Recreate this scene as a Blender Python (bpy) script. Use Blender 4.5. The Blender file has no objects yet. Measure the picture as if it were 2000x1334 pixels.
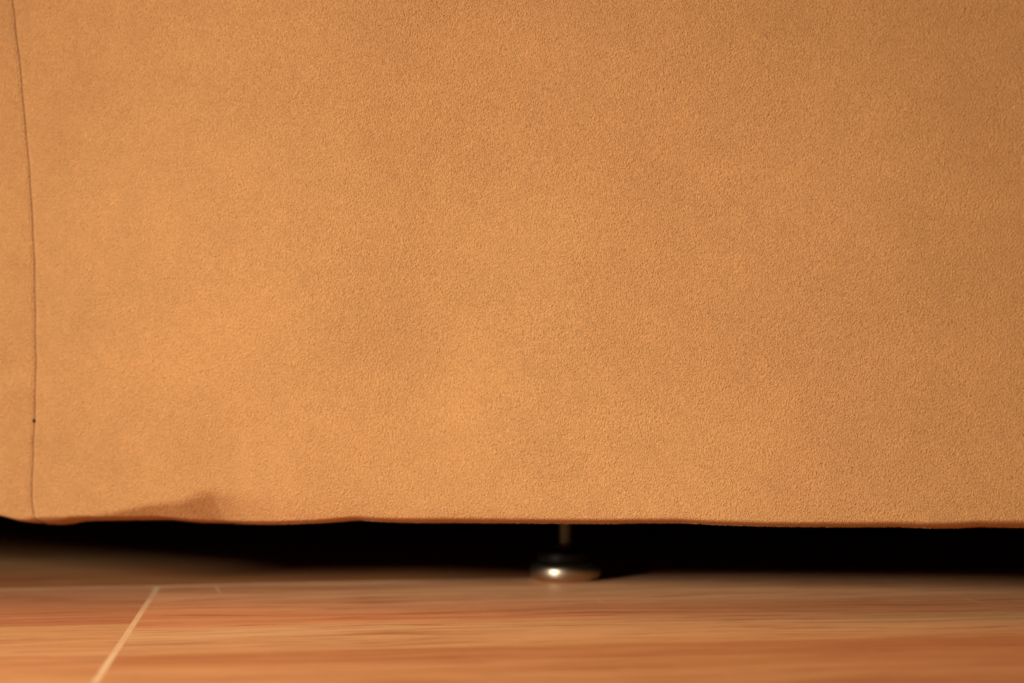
import bpy, math, random
import numpy as np
from mathutils import Vector, Matrix

C = bpy.context.scene.collection
sc = bpy.context.scene
rng = np.random.default_rng(7)
random.seed(7)

# ------------------------------------------------------------------ camera
F = 4722.0            # 85 mm on a 36 mm frame, in pixels of a 2000 px wide picture
CH = 0.127            # lens height above the floor
ROLL = math.radians(-0.70)
cr, sr = math.cos(ROLL), math.sin(ROLL)
cam_d = bpy.data.cameras.new('camera')
cam = bpy.data.objects.new('camera', cam_d); C.objects.link(cam)
cam_d.lens = 85.0; cam_d.sensor_width = 36.0; cam_d.sensor_fit = 'HORIZONTAL'
cam_d.clip_start = 0.02; cam_d.clip_end = 60
M4 = Matrix(((cr, -sr, 0, 0), (0, 0, -1, 0), (sr, cr, 0, CH), (0, 0, 0, 1)))
cam.matrix_world = M4
cam_d.dof.use_dof = True
cam_d.dof.focus_distance = 1.104
cam_d.dof.aperture_fstop = 5.4
sc.camera = cam

# ------------------------------------------------------------------ world, lights, exposure
world = bpy.data.worlds.new('room_light'); sc.world = world
world.use_nodes = True
bg = world.node_tree.nodes['Background']
bg.inputs['Color'].default_value = (1.0, 0.50, 0.25, 1)
bg.inputs['Strength'].default_value = 0.17

def area(name, loc, target, sx, sy, power, col):
    l = bpy.data.lights.new(name, 'AREA'); l.shape = 'RECTANGLE'; l.size = sx; l.size_y = sy
    l.energy = power; l.color = col
    o = bpy.data.objects.new(name, l); C.objects.link(o)
    o.location = loc
    o.rotation_euler = (Vector(target) - Vector(loc)).to_track_quat('-Z', 'Y').to_euler()
    return o
key = area('window_light', (-0.84, 0.24, 0.345), (-0.02, 1.11, 0.035), 0.24, 0.17, 2.75, (1.0, 0.99, 0.92))
key.data.spread = math.radians(60)
area('fill_light', (-0.9, -1.0, 0.98), (0.0, 1.0, 0.0), 0.7, 0.5, 7.5, (1.0, 0.84, 0.66))  # made-up soft fill, added to brighten the floor near the hem

sc.view_settings.view_transform = 'Standard'
sc.view_settings.look = 'None'
sc.view_settings.gamma = 1.0
sc.view_settings.use_curve_mapping = False
sc.view_settings.exposure = 0.0

# ------------------------------------------------------------------ helpers
def ray(px, py):
    a = (px - 1000.0) / F; b = -(py - 667.0) / F
    return np.array([a * cr - b * sr, 1.0, a * sr + b * cr])
EYE = np.array([0.0, 0.0, CH])
def floor_at(px, py):
    r = ray(px, py); return EYE + r * (-CH / r[2])
def smooth(t):
    t = np.clip(t, 0, 1); return t * t * (3 - 2 * t)

def link(name, me, mat=None, parent=None, shade=True):
    o = bpy.data.objects.new(name, me); C.objects.link(o)
    if mat is not None and len(me.materials) == 0: me.materials.append(mat)
    if parent is not None: o.parent = parent
    if shade: me.shade_smooth()
    return o
def mesh_np(name, V, Fc, uv=None):
    me = bpy.data.meshes.new(name)
    me.from_pydata([tuple(v) for v in V], [], [tuple(f) for f in Fc])
    if uv is not None:
        l = me.uv_layers.new(name='UVMap')
        idx = np.empty(len(me.loops), dtype=np.int32); me.loops.foreach_get('vertex_index', idx)
        l.data.foreach_set('uv', np.asarray(uv, dtype=np.float32)[idx].ravel())
    me.update(); return me
def grid_faces(nr, nc, flip=False):
    i = np.arange(nr - 1)[:, None]; j = np.arange(nc - 1)[None, :]
    a = (i * nc + j).ravel()
    q = np.stack([a, a + 1, a + nc + 1, a + nc], 1)
    return q[:, ::-1] if flip else q
def lathe(name, prof, n, mat, parent, loc, close=True):
    prof = np.array(prof, float); m = len(prof)
    th = np.arange(n) * 2 * math.pi / n
    V = np.zeros((m, n, 3))
    V[..., 0] = prof[:, 0:1] * np.cos(th); V[..., 1] = prof[:, 0:1] * np.sin(th); V[..., 2] = prof[:, 1:2]
    Fc = []
    for i in range(m - 1):
        for j in range(n):
            k = (j + 1) % n
            Fc.append((i * n + j, i * n + k, (i + 1) * n + k, (i + 1) * n + j))
    V = V.reshape(-1, 3)
    if close:
        Fc.append(tuple(range(n))[::-1]); Fc.append(tuple((m - 1) * n + j for j in range(n)))
    o = link(name, mesh_np(name, V, Fc), mat, parent)
    o.location = loc
    return o

# ------------------------------------------------------------------ materials
def new_mat(name):
    m = bpy.data.materials.new(name); m.use_nodes = True
    nt = m.node_tree; return m, nt, nt.nodes['Principled BSDF']
def N(nt, t, **k):
    n = nt.nodes.new(t)
    for a, b in k.items(): setattr(n, a, b)
    return n
def L(nt, a, b): nt.links.new(a, b)
def mathn(nt, op, a, b=None, c=None, clamp=False):
    n = N(nt, 'ShaderNodeMath', operation=op); n.use_clamp = clamp
    for i, x in enumerate((a, b, c)):
        if x is None: continue
        if isinstance(x, (int, float)): n.inputs[i].default_value = x
        else: L(nt, x, n.inputs[i])
    return n.outputs[0]
def noise(nt, vec, scale, detail=2.0, rough=0.5, dist=0.0):
    n = N(nt, 'ShaderNodeTexNoise'); L(nt, vec, n.inputs['Vector'])
    n.inputs['Scale'].default_value = scale; n.inputs['Detail'].default_value = detail
    n.inputs['Roughness'].default_value = rough; n.inputs['Distortion'].default_value = dist
    return n
def mapping(nt, vec, scale=(1, 1, 1), rot=(0, 0, 0), loc=(0, 0, 0)):
    n = N(nt, 'ShaderNodeMapping'); L(nt, vec, n.inputs['Vector'])
    n.inputs['Scale'].default_value = scale; n.inputs['Rotation'].default_value = rot; n.inputs['Location'].default_value = loc
    return n.outputs['Vector']
def mixc(nt, fac, a, b):
    n = N(nt, 'ShaderNodeMix', data_type='RGBA')
    if isinstance(fac, (int, float)): n.inputs['Factor'].default_value = fac
    else: L(nt, fac, n.inputs['Factor'])
    for s, x in (('A', a), ('B', b)):
        i = [q for q in n.inputs if q.name == s and q.type == 'RGBA'][0]
        if isinstance(x, tuple): i.default_value = x
        else: L(nt, x, i)
    return [q for q in n.outputs if q.type == 'RGBA'][0]
def ramp(nt, fac, stops, interp='LINEAR'):
    n = N(nt, 'ShaderNodeValToRGB'); cr_ = n.color_ramp; cr_.interpolation = interp
    L(nt, fac, n.inputs['Fac'])
    while len(cr_.elements) < len(stops): cr_.elements.new(0.5)
    for e, (p, c) in zip(cr_.elements, stops):
        e.position = p; e.color = (*c, 1) if len(c) == 3 else c
    return n.outputs['Color']
def lin(r, g, b):
    f = lambda v: v / 255 / 12.92 if v / 255 <= 0.04045 else ((v / 255 + 0.055) / 1.055) ** 2.4
    return (f(r), f(g), f(b))

def suede():
    m, nt, b = new_mat('orange_suede')
    uv = N(nt, 'ShaderNodeUVMap').outputs['UV']     # metres over the panel
    # slow turning of the nap direction: a broad warp of the coordinates
    w = noise(nt, uv, 45.0, 2.0, 0.55)
    wv = N(nt, 'ShaderNodeVectorMath', operation='SUBTRACT'); L(nt, w.outputs['Color'], wv.inputs[0]); wv.inputs[1].default_value = (0.5, 0.5, 0.5)
    ws = N(nt, 'ShaderNodeVectorMath', operation='SCALE'); L(nt, wv.outputs[0], ws.inputs[0]); ws.inputs['Scale'].default_value = 0.0018
    wa = N(nt, 'ShaderNodeVectorMath', operation='ADD'); L(nt, uv, wa.inputs[0]); L(nt, ws.outputs[0], wa.inputs[1])
    p = wa.outputs[0]
    # short curled nap ridges, two families of directions
    n1 = noise(nt, mapping(nt, p, (1.0, 0.74, 1), (0, 0, math.radians(48))), 1800.0, 2.5, 0.55, 0.15)
    n2 = noise(nt, mapping(nt, p, (1.0, 0.74, 1), (0, 0, math.radians(8))), 1700.0, 2.5, 0.55, 0.20)
    avg = mathn(nt, 'ADD', mathn(nt, 'MULTIPLY', n1.outputs['Fac'], 0.6), mathn(nt, 'MULTIPLY', n2.outputs['Fac'], 0.4))
    worm = mathn(nt, 'MULTIPLY_ADD', mathn(nt, 'SUBTRACT', avg, 0.5), 1.35, 0.5)
    fine = noise(nt, p, 2600.0, 1.0).outputs['Fac']
    h = mathn(nt, 'ADD', mathn(nt, 'MULTIPLY', worm, 1.0), mathn(nt, 'MULTIPLY', fine, 0.14))
    # patches where the nap lies flatter
    pat = noise(nt, mapping(nt, uv, (1, 1, 1)), 16.0, 3.0, 0.6).outputs['Fac']
    amp = mathn(nt, 'MULTIPLY_ADD', pat, 0.5, 0.75)
    h = mathn(nt, 'MULTIPLY', h, amp)
    bmp = N(nt, 'ShaderNodeBump'); bmp.inputs['Strength'].default_value = 1.0; bmp.inputs['Distance'].default_value = 0.0025
    L(nt, h, bmp.inputs['Height']); L(nt, bmp.outputs['Normal'], b.inputs['Normal'])
    # colour: even tan with soft mottling; relief shading painted in, hollows darker, tips lighter
    mot = noise(nt, uv, 12.0, 4.0, 0.6).outputs['Fac']
    base = mixc(nt, mathn(nt, 'MULTIPLY_ADD', mot, 1.0, 0.0, True), (0.665, 0.316, 0.110, 1), (0.692, 0.335, 0.118, 1))
    hollow_shade = mathn(nt, 'MULTIPLY_ADD', worm, -5.0, 2.35, True)
    col = mixc(nt, mathn(nt, 'MULTIPLY', hollow_shade, 0.52), base, (0.42, 0.155, 0.038, 1))
    tip = mathn(nt, 'MULTIPLY_ADD', worm, 5.0, -2.85, True)
    col = mixc(nt, mathn(nt, 'MULTIPLY', tip, 0.42), col, (0.88, 0.46, 0.19, 1))
    L(nt, col, b.inputs['Base Color'])
    b.inputs['Roughness'].default_value = 0.92
    b.inputs['Specular IOR Level'].default_value = 0.12
    b.inputs['Sheen Weight'].default_value = 0.05; b.inputs['Sheen Roughness'].default_value = 0.4
    b.inputs['Sheen Tint'].default_value = (1.0, 0.72, 0.45, 1)
    return m
SUEDE = suede()

def simple(name, col, rough, metal=0.0, spec=0.5):
    m, nt, b = new_mat(name)
    tc = N(nt, 'ShaderNodeTexCoord').outputs['Object']
    n = noise(nt, tc, 400.0, 2.0)
    c = mixc(nt, n.outputs['Fac'], tuple(x * 0.85 for x in col) + (1,), tuple(min(1, x * 1.15) for x in col) + (1,))
    L(nt, c, b.inputs['Base Color']); b.inputs['Roughness'].default_value = rough
    b.inputs['Metallic'].default_value = metal; b.inputs['Specular IOR Level'].default_value = spec
    return m
THREAD = simple('brown_thread', (0.21, 0.085, 0.033), 0.8, 0, 0.2)
KNOT = simple('dark_thread_knot', (0.025, 0.012, 0.01), 0.8, 0, 0.2)
DUST = simple('black_dust_cloth', (0.004, 0.0035, 0.003), 0.95, 0, 0.05)
METAL = simple('nickel_metal', (0.46, 0.37, 0.25), 0.34, 1.0)
RODM = simple('dull_zinc', (0.20, 0.17, 0.11), 0.6, 0.3)
PLASTIC = simple('black_plastic', (0.006, 0.0045, 0.003), 0.5, 0.0, 0.2)
WALLM = simple('wall_paint', (0.30, 0.20, 0.12), 0.9)

def grout_mat():
    m, nt, b = new_mat('pale_grout')
    tc = N(nt, 'ShaderNodeTexCoord').outputs['Object']
    n = noise(nt, tc, 45.0, 3.0, 0.6); n2 = noise(nt, tc, 1500.0, 2.0)
    c = mixc(nt, mathn(nt, 'MULTIPLY_ADD', n.outputs['Fac'], 2.6, -0.8, True), (*lin(244, 200, 146), 1), (*lin(228, 172, 120), 1))
    L(nt, c, b.inputs['Base Color']); b.inputs['Roughness'].default_value = 0.8
    bm = N(nt, 'ShaderNodeBump'); bm.inputs['Distance'].default_value = 0.0002; L(nt, n2.outputs['Fac'], bm.inputs['Height']); L(nt, bm.outputs['Normal'], b.inputs['Normal'])
    return m
GROUT = grout_mat()

def wood(name, stops, seed, dark=0.55):
    """printed wood on a tile: bands across the tile given by STOPS over v (0..1 = 0..0.45 m from the joint), streaks and pores along x"""
    m, nt, b = new_mat(name)
    uv = N(nt, 'ShaderNodeUVMap').outputs['UV']
    sep = N(nt, 'ShaderNodeSeparateXYZ'); L(nt, uv, sep.inputs[0])
    # wandering of the figure along the board
    wob = noise(nt, mapping(nt, uv, (1.0, 2.5, 1), (0, 0, 0), (seed, 0, 0)), 3.2, 3.0, 0.55).outputs['Fac']
    v = mathn(nt, 'ADD', sep.outputs['Y'], mathn(nt, 'MULTIPLY', mathn(nt, 'SUBTRACT', wob, 0.5), 0.060))
    band = ramp(nt, mathn(nt, 'DIVIDE', v, 0.45), stops)
    cv = N(nt, 'ShaderNodeCombineXYZ'); L(nt, sep.outputs['X'], cv.inputs[0]); L(nt, v, cv.inputs[1])
    sx = mapping(nt, cv.outputs[0], (0.05, 1.0, 1), (0, 0, 0), (seed * 3.1, seed, 0))
    s1 = noise(nt, sx, 48.0, 3.0, 0.55).outputs['Fac']
    s2 = noise(nt, mapping(nt, sx, (1.0, 1, 1)), 250.0, 4.0, 0.68).outputs['Fac']
    d1 = mathn(nt, 'MULTIPLY_ADD', s1, 4.0, -1.75, True)
    col = mixc(nt, mathn(nt, 'MULTIPLY', d1, dark), band, (*lin(186, 106, 56), 1))
    l1 = mathn(nt, 'MULTIPLY_ADD', s1, -5.0, 2.15, True)
    col = mixc(nt, mathn(nt, 'MULTIPLY', l1, 0.45), col, (*lin(238, 168, 108), 1))
    # thin dark pores and light scuffs
    po = mathn(nt, 'MULTIPLY_ADD', s2, 11.0, -5.8, True)
    col = mixc(nt, mathn(nt, 'MULTIPLY', po, 0.65), col, (*lin(158, 80, 40), 1))
    lo = mathn(nt, 'MULTIPLY_ADD', s2, -10.0, 4.3, True)
    col = mixc(nt, mathn(nt, 'MULTIPLY', lo, 0.45), col, (*lin(242, 174, 118), 1))
    # tiny pale specks of wear
    vo = N(nt, 'ShaderNodeTexVoronoi'); L(nt, uv, vo.inputs['Vector']); vo.inputs['Scale'].default_value = 190.0
    sp = mathn(nt, 'LESS_THAN', vo.outputs['Distance'], 0.055)
    vs = N(nt, 'ShaderNodeSeparateColor'); L(nt, vo.outputs['Color'], vs.inputs[0])
    sp = mathn(nt, 'MULTIPLY', sp, mathn(nt, 'GREATER_THAN', vs.outputs[0], 0.80))
    col = mixc(nt, mathn(nt, 'MULTIPLY', sp, 0.7), col, (*lin(240, 205, 165), 1))
    L(nt, col, b.inputs['Base Color'])
    rr = noise(nt, uv, 60.0, 3.0).outputs['Fac']
    L(nt, mathn(nt, 'MULTIPLY_ADD', rr, 0.16, 0.38), b.inputs['Roughness'])
    b.inputs['Specular IOR Level'].default_value = 0.16
    bm = N(nt, 'ShaderNodeBump'); bm.inputs['Distance'].default_value = 0.00010; bm.inputs['Strength'].default_value = 0.8
    L(nt, s2, bm.inputs['Height']); L(nt, bm.outputs['Normal'], b.inputs['Normal'])
    return m

def c(r, g, b): return lin(min(255, r * 1.08), g * 1.25, b * 1.42)
WOOD_A = wood('wood_print_banded', [
    (0.00, c(230, 138, 86)), (0.10, c(232, 144, 88)), (0.25, c(226, 137, 83)), (0.31, c(214, 126, 74)), (0.40, c(208, 123, 72)), (0.455, c(214, 142, 86)),  # printed bands; by the joint, light painted in against the sofa's shade
    (0.56, c(216, 142, 84)), (0.615, c(206, 130, 74)), (0.65, c(194, 112, 62)), (0.72, c(194, 112, 62)), (0.76, c(206, 124, 70)), (1.0, c(208, 128, 72))], 1.3, 0.50)
WOOD_B = wood('wood_print_red', [
    (0.00, c(212, 126, 78)), (0.15, c(202, 122, 75)), (0.34, c(198, 116, 70)), (0.385, c(198, 118, 70)), (0.40, c(214, 138, 80)), (0.60, c(210, 132, 76)),
    (0.72, c(200, 118, 66)), (0.80, c(206, 126, 70)), (1.0, c(206, 126, 70))], 5.7, 0.50)
WOOD_C = wood('wood_print_plain', [
    (0.00, c(204, 128, 76)), (0.35, c(196, 114, 64)), (0.60, c(208, 132, 78)), (0.85, c(190, 108, 60)), (1.0, c(190, 106, 58))], 9.1, 0.50)

# ------------------------------------------------------------------ floor: grout bed + printed tiles
TA = math.radians(4.6)                       # how far the tile grid is turned
e1 = np.array([math.cos(TA), math.sin(TA)])  # along the boards
e2 = np.array([math.sin(TA), -math.cos(TA)]) # towards the camera
J = floor_at(309, 1145)[:2]                  # where the two joints in view meet
TL, TW, TH, JW, JH = 0.90, 0.45, 0.009, 0.0021, 0.0060
fl_me = mesh_np('floor', [(-4, -3, -0.03), (4, -3, -0.03), (4, 2.2, -0.03), (-4, 2.2, -0.03), (-4, -3, -0.00002), (4, -3, -0.00002), (4, 2.2, -0.00002), (-4, 2.2, -0.00002)],
                [(3, 2, 1, 0), (4, 5, 6, 7), (0, 1, 5, 4), (1, 2, 6, 5), (2, 3, 7, 6), (3, 0, 4, 7)])
floor = link('floor', fl_me, GROUT, None, False); floor['kind'] = 'structure'
def tile_mesh(mat, rad):
    """a tile with its near-right origin at the far-left corner: x along the boards, v towards the camera; rad rounds the far-right corner"""
    L0, W0 = TL - JW, TW - JH
    pts = [(0, 0)]
    for k in range(5):
        a = math.pi / 2 * k / 4
        pts.append((L0 - rad + rad * math.sin(a), rad - rad * math.cos(a)))
    pts += [(L0, W0), (0, W0)]
    ins = 0.0004
    cx, cy = L0 / 2, W0 / 2
    inner = [(x + (ins if x < cx else -ins), y + (ins if y < cy else -ins)) for x, y in pts]
    n = len(pts)
    V = [(x, -y, 0.0) for x, y in inner] + [(x, -y, -0.00025) for x, y in pts] + [(x, -y, -TH) for x, y in pts]
    Fc = [tuple(range(n))[::-1]] + [tuple(2 * n + i for i in range(n))]
    for i in range(n):
        k = (i + 1) % n
        Fc += [(i, k, n + k, n + i), (n + i, n + k, 2 * n + k, 2 * n + i)]
    me = mesh_np('tile', V, Fc, [(x + 3.0, -y) for x, y, z in V])
    me.materials.append(mat); return me
tmesh = {(m, r): tile_mesh(M_, rd) for m, M_ in (('A', WOOD_A), ('B', WOOD_B), ('C', WOOD_C)) for r, rd in ((0, 0.0006), (1, 0.0060))}
for row in range(-2, 6):
    shift = (0.0, 0.37, 0.62)[row % 3] if row else 0.0
    for k in range(-3, 3):
        x0 = k * TL + shift; v0 = row * TW
        kind = 'A' if (row == 0 and k == 0) else 'B' if (row == 0 and k == -1) else 'CAB'[(row * 2 + k) % 3]
        o = bpy.data.objects.new('tile', tmesh[(kind, 1 if (row == 0 and k == -1) else 0)]); C.objects.link(o); o.parent = floor
        P = J + e1 * (x0 + JW / 2) + e2 * (v0 + JH / 2)
        o.location = (P[0], P[1], random.uniform(-0.000004, 0.0)); o.rotation_euler = (0, 0, TA)

# unseen wall added behind the sofa to stop light leaking underneath
wl = mesh_np('wall', [(-4, 2.12, -0.03), (4, 2.12, -0.03), (4, 2.2, -0.03), (-4, 2.2, -0.03), (-4, 2.12, 2.5), (4, 2.12, 2.5), (4, 2.2, 2.5), (-4, 2.2, 2.5)],
             [(3, 2, 1, 0), (4, 5, 6, 7), (0, 1, 5, 4), (1, 2, 6, 5), (2, 3, 7, 6), (3, 0, 4, 7)])
w = link('light_stop_wall', wl, WALLM, None, False); w['kind'] = 'structure'

# ------------------------------------------------------------------ sofa
sofa = bpy.data.objects.new('sofa', None); C.objects.link(sofa)
sofa['label'] = 'orange tan suede sofa with a dark stitched seam, standing on the wood-look tile floor'
sofa['category'] = 'sofa'
HY, HL = math.radians(15.0), math.radians(6.5)   # turned: far at the seam end; leaning out at the top
U = np.array([math.cos(HY), -math.sin(HY), 0.0])
N0 = np.array([-math.sin(HY), -math.cos(HY), 0.0])
W = np.array([0, 0, 1.0]) * math.cos(HL) + N0 * math.sin(HL)
NN = N0 * math.cos(HL) - np.array([0, 0, 1.0]) * math.sin(HL)
r0 = ray(1500, 1028); P0 = EYE + r0 * 1.104
def uw(px, py):
    r = ray(px, py); t = np.dot(P0 - EYE, NN) / np.dot(r, NN); q = EYE + r * t - P0
    return np.dot(q, U), np.dot(q, W)
def arr(pts): return np.array([uw(*p) for p in pts])
hem = arr([(-80, 1001), (0, 1011), (30, 1018), (62, 1023), (95, 1024.5), (118, 1022), (140, 1018), (170, 1016), (300, 1015), (330, 1018), (360, 1021), (440, 1022.5), (520, 1022.5), (620, 1019.5), (690, 1015),
           (740, 1019), (800, 1021), (900, 1021.5), (1000, 1022), (1080, 1022.5), (1180, 1023), (1250, 1021.5), (1330, 1021), (1400, 1024.5), (1500, 1027), (1650, 1028), (1750, 1028),
           (1810, 1031), (1870, 1031), (1910, 1029), (2000, 1031)])
hem_u, hem_w = hem[:, 0], hem[:, 1]
hem_u = np.append(hem_u, hem_u[-1] + 1.2); hem_w = np.append(hem_w, hem_w[-1])
_fu = np.linspace(hem_u[0], hem_u[-1], 6000); _fw = np.interp(_fu, hem_u, hem_w)
_k = np.exp(-np.linspace(-2.5, 2.5, 25) ** 2); _k /= _k.sum()
_fw = np.convolve(np.pad(_fw, 12, mode='edge'), _k, 'valid')
def hem_at(u): return np.interp(u, _fu, _fw)
seam = arr([(22, -4), (29, 56), (36, 112), (42, 172), (46.5, 225), (51, 265), (54, 300), (58, 345), (61, 390), (64, 440), (66.5, 490), (68, 550), (69, 620), (69.5, 700), (68.5, 770), (67, 822), (64.5, 865), (62, 925), (61, 970), (62, 990), (65, 1008), (68, 1024)])
sw = seam[::-1, 1]; su = seam[::-1, 0]
def seam_at(wv):
    wv = np.asarray(wv, float)
    top = su[-1] + (wv - sw[-1]) * (su[-1] - su[-3]) / (sw[-1] - sw[-3]) * 1.0
    return np.where(wv > sw[-1], top, np.interp(wv, sw, su))
# how the cloth tucks in above the hem: height of the start, steepness, how quickly it sets in
PXM = 1.12 / F
tk = np.array([(-100, 14, .20, .9), (60, 14, .25, .9), (110, 22, .65, .7), (170, 24, .75, .6), (240, 40, 1.25, .3), (300, 56, 1.2, .25), (360, 74, 1.15, .28), (415, 104, 1.0, .3), (470, 94, .72, .45),
               (560, 78, .40, .7), (640, 62, .40, .7), (760, 62, .36, .8), (860, 50, .36, .8), (920, 60, .36, .8), (1000, 34, .36, .8), (1200, 24, .36, .9), (1500, 22, .36, .9), (1750, 26, .40, .9), (2000, 30, .42, .9)])
tk2 = np.array([(-100, 12), (40, 12), (62, 22), (95, 30), (130, 24), (200, 20), (330, 20), (430, 13), (600, 13), (700, 16), (850, 19), (1000, 18), (1150, 17), (1500, 17), (1700, 19), (1850, 22), (2000, 26)])
tk2_u = np.array([uw(x, 1010)[0] for x in tk2[:, 0]])
tk_u = np.array([uw(x, 1010)[0] for x in tk[:, 0]])
gau = [  # broad soft swells: (px, py, sx, sy, height m, lean of the swell)
    (950, 330, 150, 330, -0.0042, 0.45), (620, 500, 170, 420, 0.0030, 0.35), (1250, 560, 130, 260, -0.0022, 0.5), (840, 690, 120, 130, -0.0026, 0.0),
    (330, 560, 240, 420, 0.0026, 0.1), (1100, 820, 150, 120, 0.0012, 0.2), (1700, 500, 260, 500, 0.0030, 0.3), (1480, 300, 160, 300, -0.0022, 0.3), (1330, 820, 200, 90, -0.0010, -0.3),
    (20, 720, 30, 26, -0.0011, 0.0), (10, 770, 34, 24, 0.0010, 0.2), (590, 900, 50, 60, 0.0010, 0), (440, 900, 60, 70, -0.0018, 0.3), (1750, 720, 200, 120, -0.0012, 0.2)]
def swells(u, wv):
    g = np.zeros(np.broadcast(u, wv).shape)
    for px, py, sx, sy, hh, sk in gau:
        cu, cw = uw(px, py)
        du = (u - cu) / (sx * PXM); dw = (wv - cw) / (sy * PXM)
        g = g + 1.3 * hh * np.exp(-0.5 * ((du - sk * dw) ** 2 + dw ** 2))
    return g
R_HEM = 0.0026
_s = np.interp(_fu, tk_u, tk[:, 1]) * PXM; _kk = np.interp(_fu, tk_u, tk[:, 2]); _q = np.interp(_fu, tk_u, tk[:, 3])
_rec0 = (1 - 0.5 * _q) * _s * _kk + 2.0 * np.interp(_fu, tk2_u, tk2[:, 1]) * PXM
_fw = _fw - 0.165 * _rec0             # the tuck carries the edge back and up: keep its seen height
def surface(u_flat, u_par, wv, groove):
    """offset along the panel normal; u_par decides hem features"""
    hw = hem_at(u_par)
    s = np.interp(u_par, tk_u, tk[:, 1]) * PXM; k = np.interp(u_par, tk_u, tk[:, 2]); q = np.interp(u_par, tk_u, tk[:, 3])
    v = wv - hw
    t = np.clip((s - v) / s, 0, None)
    # slope grows from 0 to k over fraction q of the tuck, then stays
    rec = np.where(t < q, 0.5 * t * t / q, t - 0.5 * q) * s * k
    s2 = np.interp(u_par, tk2_u, tk2[:, 1]) * PXM
    t2 = np.clip((s2 - v) / s2, 0, None)
    rec = rec + 3.0 * s2 * 0.667 * t2 ** 1.5
    g = swells(u_par, wv) - rec
    d = np.abs(u_par - seam_at(wv))
    g = g - 0.0008 * np.exp(-(d / 0.0012) ** 2) - 0.0010 * np.exp(-(d / 0.010) ** 2) * (0.75 + 0.25 * np.sin(wv * 260))
    return g
RC = 0.045
AM = math.radians(20)
def bend(u, g, wv):
    """position from panel coordinates; left of UC the cloth turns the corner with radius RC, then runs back"""
    u = np.asarray(u, float)
    a = np.clip((UC - u) / RC, 0, AM )
    extra = np.clip((UC - u) - RC * AM, 0, None)
    cu = np.where(u > UC, u, UC - RC * np.sin(a) - extra * math.cos(AM))
    cn = np.where(u > UC, 0.0, -RC * (1 - np.cos(a)) - extra * math.sin(AM))
    nu = -np.sin(a); nn = np.cos(a)
    cu = cu + g * nu; cn = cn + g * nn
    return P0 + cu[..., None] * U + cn[..., None] * NN + wv[..., None] * W
UC = uw(6, 700)[0]
W_TOP = 0.50
def panel(name, u_of, ncol_par, cols, parent):
    """cols: parameters 0..1 across; u_of(par, w) gives the panel coordinate"""
    vh = np.concatenate([np.linspace(0, 0.03, 60)[:-1], np.linspace(0.03, 0.26, 190)[:-1], np.linspace(0.26, W_TOP, 40)])
    cols = np.asarray(cols)
    # columns keep their own hem height (taken where they meet the hem)
    ub = u_of(cols, np.full_like(cols, sw[0] + 0.001))
    hw = hem_at(ub)
    wv = (hw + R_HEM * 0.04)[None, :] + vh[:, None]
    uu = u_of(cols[None, :] + 0 * wv, wv)
    g = surface(uu, uu, wv, True)
    P = bend(uu, g, wv)
    uvu = uu.copy(); uvw = wv.copy()
    # hem roll: continue the tangent at the lowest row, turning inwards, then a strip of cloth running back underneath
    b0 = P[0]; tan = P[0] - P[1]; tan /= np.linalg.norm(tan, axis=1)[:, None]
    side = np.gradient(b0, axis=0); side[:, 2] = 0; side /= np.linalg.norm(side, axis=1)[:, None] + 1e-12
    inw = np.cross(np.array([0, 0, 1.0])[None, :].repeat(len(side), 0), side)   # points into the sofa
    rows = []; uvr = []
    T0 = math.radians(73)
    for th in np.radians([130, 123, 116, 110, 104, 98, 92, 86, 80, 76]):
        rows.append(b0 + inw * (R_HEM * (math.cos(T0) - math.cos(th))) - np.array([0, 0, 1.0]) * (R_HEM * (math.sin(th) - math.sin(T0))))
        uvr.append(R_HEM * (th - T0))
    back = [rows[0] + inw * 0.030 + np.array([0, 0, 0.006]), rows[0] + inw * 0.008 + np.array([0, 0, 0.002])]
    Pall = np.concatenate([np.stack(back), np.stack(rows), P], 0)
    uvu = np.concatenate([np.repeat(uu[:1], 12, 0), uvu], 0)
    uvw_low = np.stack([wv[0] - 0.036, wv[0] - 0.014] + [wv[0] - d for d in uvr])
    uvw = np.concatenate([uvw_low, uvw], 0)
    # the top edge rolls back a little to meet the top panel
    top = []
    for k in range(1, 7):
        th = math.radians(15 * k)
        top.append(P[-1] + inw * 0.04 * (1 - math.cos(th)) + np.array([0, 0, 1]) * 0.04 * math.sin(th))
    Pall = np.concatenate([Pall, np.stack(top)], 0)
    uvu = np.concatenate([uvu, np.repeat(uu[-1:], 6, 0)], 0); uvw = np.concatenate([uvw, np.stack([wv[-1] + 0.0105 * k for k in range(1, 7)])], 0)
    nr, nc = Pall.shape[:2]
    uv = np.stack([uvu, uvw], -1).reshape(-1, 2) + 2.0
    me = mesh_np(name, Pall.reshape(-1, 3), grid_faces(nr, nc), uv)
    return link(name, me, SUEDE, parent), Pall
u_r = uw(2000, 700)[0] + 0.02
U_END = u_r + 0.75
vis = (u_r - su[0]) / (U_END - su[0])
cols = np.concatenate([np.linspace(0, vis, 520)[:-1], np.linspace(vis, 1, 50)])
front, FP = panel('front_panel', lambda p, wv: seam_at(wv) + p * (U_END - seam_at(wv)), None, cols, sofa)
SIDE_L = 1.0
ccols = np.concatenate([np.linspace(-SIDE_L, -0.16, 12)[:-1], np.linspace(-0.16, -0.03, 70)[:-1], np.linspace(-0.03, 0, 60)])
corner, CP = panel('side_panel', lambda p, wv: seam_at(wv) + p, None, ccols, sofa)

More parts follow.
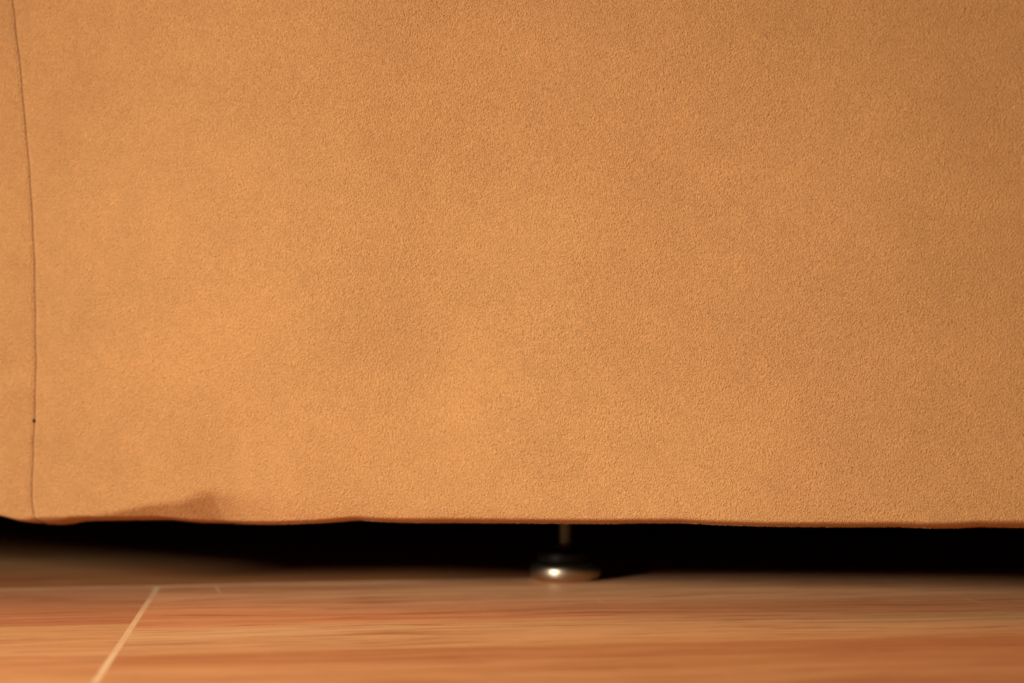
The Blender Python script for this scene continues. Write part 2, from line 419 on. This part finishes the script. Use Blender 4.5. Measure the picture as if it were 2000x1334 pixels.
# far side and back, closing the body
def strip(name, A, B, n=24, low=0.0):
    A = np.array(A, float); B = np.array(B, float); rows = []
    z = np.concatenate([[0.058, 0.044, 0.043], np.linspace(0.048, 0.56, 14)])
    s = np.linspace(0, 1, n)
    d = B - A; nrm = np.array([d[1], -d[0]]) / np.linalg.norm(d)
    V = []; uv = []
    for i, zz in enumerate(z):
        off = (-0.03, -0.006, -0.002)[i] if i < 3 else 0.012 * math.sin(math.pi * i / len(z))
        for t in s:
            p = A + d * t + nrm * off
            V.append((p[0], p[1], zz - (low if i < 4 else 0))); uv.append((t * np.linalg.norm(d), zz))
    return link(name, mesh_np(name, V, grid_faces(len(z), n), uv), SUEDE, sofa)
c_fr = FP[20, -1][:2]; c_bl = CP[20, 0][:2]
c_br = np.array([c_fr[0], 2.10]); c_bk = np.array([c_bl[0] + 0.02, 2.10])
strip('side_panel', c_fr, c_br); strip('back_panel', c_br, c_bk, low=0.036); strip('side_panel', c_bk, c_bl)
# top panel: fan over the rolled edge of all sides
loop = [tuple(p) for p in CP[-1]] + [tuple(p) for p in FP[-1]][1:] + [(c_br[0], c_br[1], 0.57), (c_bk[0], c_bk[1], 0.57)]
cen = np.mean(np.array([(c_fr[0], c_fr[1], .6), (c_bl[0], c_bl[1], .6), (c_br[0], c_br[1], .6), (CP[-1][-1])]), 0)
V = loop + [tuple(cen)]
n = len(loop)
link('top_panel', mesh_np('top_panel', V, [(i, (i + 1) % n, n) for i in range(n)], [(x, y) for x, y, z in V]), SUEDE, sofa)
# black dust cloth stretched under the frame
inner = [tuple(p) for p in CP[0]] + [tuple(p) for p in FP[0]][1:] + [(c_br[0] - 0.02, c_br[1] - 0.02, 0.055), (c_bk[0] + 0.02, c_bk[1] - 0.02, 0.055)]
inner = inner[:-2:4] + inner[-3:]
n = len(inner); cen = np.mean(np.array([inner[0], inner[-1], FP[0][-1], CP[0][-1]]), 0); cen[2] = 0.052
link('dust_cover', mesh_np('dust_cover', inner + [tuple(cen)], [(i, n, (i + 1) % n) for i in range(n)]), DUST, sofa)

# ---- stitching along the seam
def tube_mesh(name, segs, rad, nside=7):
    V = []; Fc = []
    for A, B in segs:
        A = np.array(A); B = np.array(B); d = B - A; ln = np.linalg.norm(d); d /= ln
        s1 = np.cross(d, NN); s1 /= np.linalg.norm(s1); s2 = np.cross(d, s1)
        b0 = len(V)
        fr = (0.0, 0.12, 0.35, 0.65, 0.88, 1.0); rr = (0.7, 0.9, 1.0, 1.0, 0.9, 0.7); sink = (-0.5, -0.15, 0.1, 0.1, -0.15, -0.5)
        for f_, r_, k_ in zip(fr, rr, sink):
            cc = A + d * ln * f_ + NN * rad * k_
            for q in range(nside):
                t = 2 * math.pi * q / nside
                V.append(tuple(cc + (s1 * math.cos(t) + s2 * math.sin(t)) * rad * r_))
        for i in range(5):
            for q in range(nside):
                p = (q + 1) % nside
                Fc.append((b0 + i * nside + q, b0 + i * nside + p, b0 + (i + 1) * nside + p, b0 + (i + 1) * nside + q))
        Fc.append(tuple(b0 + q for q in range(nside))); Fc.append(tuple(b0 + 5 * nside + q for q in range(nside))[::-1])
    return mesh_np(name, V, Fc)
def on_panel(u, wv, lift=0.0):
    u = np.atleast_1d(u).astype(float); wv = np.atleast_1d(wv).astype(float)
    return bend(u, surface(u, u, wv, True) + lift, wv)[0]
pitch = 0.00185; ws = np.arange(hem_at(su[0]) + R_HEM * 0.04 + 0.0006, W_TOP, pitch)
segs = []
for i, w0 in enumerate(ws):
    jit = random.uniform(-0.00007, 0.00007)
    a = on_panel(seam_at(w0) + jit, w0 - 0.00005, 0.00022); b_ = on_panel(seam_at(w0 + pitch) + jit, w0 + pitch - 0.00005, 0.00022)
    segs.append((a, b_))
st = link('stitching', tube_mesh('stitching', segs, 0.00031), THREAD, sofa)
st['kind'] = 'stuff'; st['label'] = 'dark brown thread stitching'
ku, kw = uw(66.5, 822); kp = on_panel(ku, kw, 0.0005)
V = []; Fc = []; n = 12
for i in range(7):
    ph = math.pi * i / 6
    for j in range(n):
        th = 2 * math.pi * j / n; rr = 0.00085 * (1 + 0.15 * math.sin(3 * th + i))
        V.append(tuple(kp + U * rr * math.sin(ph) * math.cos(th) + NN * 0.0007 * math.sin(ph) * math.sin(th) + W * 0.0010 * math.cos(ph)))
for i in range(6):
    for j in range(n):
        k = (j + 1) % n; Fc.append((i * n + j, i * n + k, (i + 1) * n + k, (i + 1) * n + j))
kn = link('thread_knot', mesh_np('thread_knot', V, Fc), KNOT, sofa); kn['label'] = 'almost black thread knot'

# ---- nap hairs standing out along the hem
V = []; Fc = []; uvh = []
nc = len(cols)
hr = FP[2 + 5]                       # a row on the underside of the hem roll
for i in range(9000):
    t = rng.random() * 519
    a = int(t); p = hr[a] * (1 - (t - a)) + hr[a + 1] * (t - a)
    p = p + np.array([0, rng.normal() * 0.0006, 0.0002])
    ln = 0.00035 + rng.random() * 0.00045; dx = rng.normal() * 0.5
    tip = p + np.array([dx * ln, -0.3 * ln, -ln]); wd = 0.00011
    b0 = len(V); V += [tuple(p + np.array([-wd, 0, 0])), tuple(p + np.array([wd, 0, 0])), tuple(p + np.array([0, wd * 1.5, 0])), tuple(tip)]
    Fc += [(b0, b0 + 1, b0 + 3), (b0 + 1, b0 + 2, b0 + 3), (b0 + 2, b0, b0 + 3)]
    uvh += [(t * .001, .2)] * 4
hz = link('hem_nap', mesh_np('hem_nap', V, Fc, uvh), SUEDE, sofa, False); hz['kind'] = 'stuff'

# ---- leveling foot
fc = floor_at(1107, 1138.5); fx, fy = fc[0], fc[1] + 0.0165
R = 0.0188
prof = [(0.0005, 0), (0.0150, 0), (0.0162, 0.0003)]
for k in range(13):
    a = -math.pi / 2 + math.pi * k / 12
    prof.append((0.0166 + 0.0024 * math.cos(a) * 1.0, 0.0048 + 0.0044 * math.sin(a)))
prof += [(0.0150, 0.0094), (0.0005, 0.0100)]
base = lathe('leveling_foot', prof, 72, METAL, sofa, (fx, fy, 0.0)); base['label'] = 'leveling foot: shiny round nickel base on a threaded rod'
col_ = lathe('foot_collar', [(0.0005, 0.0100), (0.0138, 0.0100), (0.0143, 0.0105), (0.0141, 0.0150), (0.0134, 0.0160), (0.0095, 0.0163), (0.0005, 0.0163)], 60, PLASTIC, base, (-0.0008, 0, 0)); col_['label'] = 'black plastic collar'
nutp = [(0.0005, 0.0162), (0.0056, 0.0162), (0.0060, 0.0167), (0.0060, 0.0186), (0.0056, 0.0190), (0.0005, 0.0190)]
nut = lathe('lock_nut', nutp, 6, PLASTIC, base, (-0.0008, 0, 0)); nut.data.shade_flat()
rp = [(0.0002, 0.0150)]; z = 0.0155
while z < 0.060:
    rp += [(0.0031, z), (0.0031, z + 0.00018), (0.0026, z + 0.0006), (0.0026, z + 0.0007)]; z += 0.00115
rp.append((0.0002, z))
lathe('threaded_rod', rp, 28, RODM, base, (-0.0002, 0, 0))

# ---- thin pale scratches worn into the tiles
for (ax, ay), (bx, by), wd in (((414, 1140), (433, 1159), 0.0009), ((1868, 1166), (1935, 1181), 0.0005), ((1160, 1168), (1178, 1176), 0.0006)):
    A = floor_at(ax, ay)[:2]; B = floor_at(bx, by)[:2]; d = B - A; nrm = np.array([-d[1], d[0]]) / np.linalg.norm(d)
    V = []
    for k in range(9):
        t = k / 8; w_ = wd * (0.25 + math.sin(math.pi * t)) * (1 + 0.3 * math.sin(9 * t))
        p = A + d * t + nrm * 0.0004 * math.sin(5 * t)
        for sgn in (-1, 1):
            q = p + nrm * w_ * sgn * 0.5
            V.append((q[0], q[1], 0.00002))
    link('scratch', mesh_np('scratch', V, [(2 * k, 2 * k + 1, 2 * k + 3, 2 * k + 2) for k in range(8)]), GROUT, floor, False)
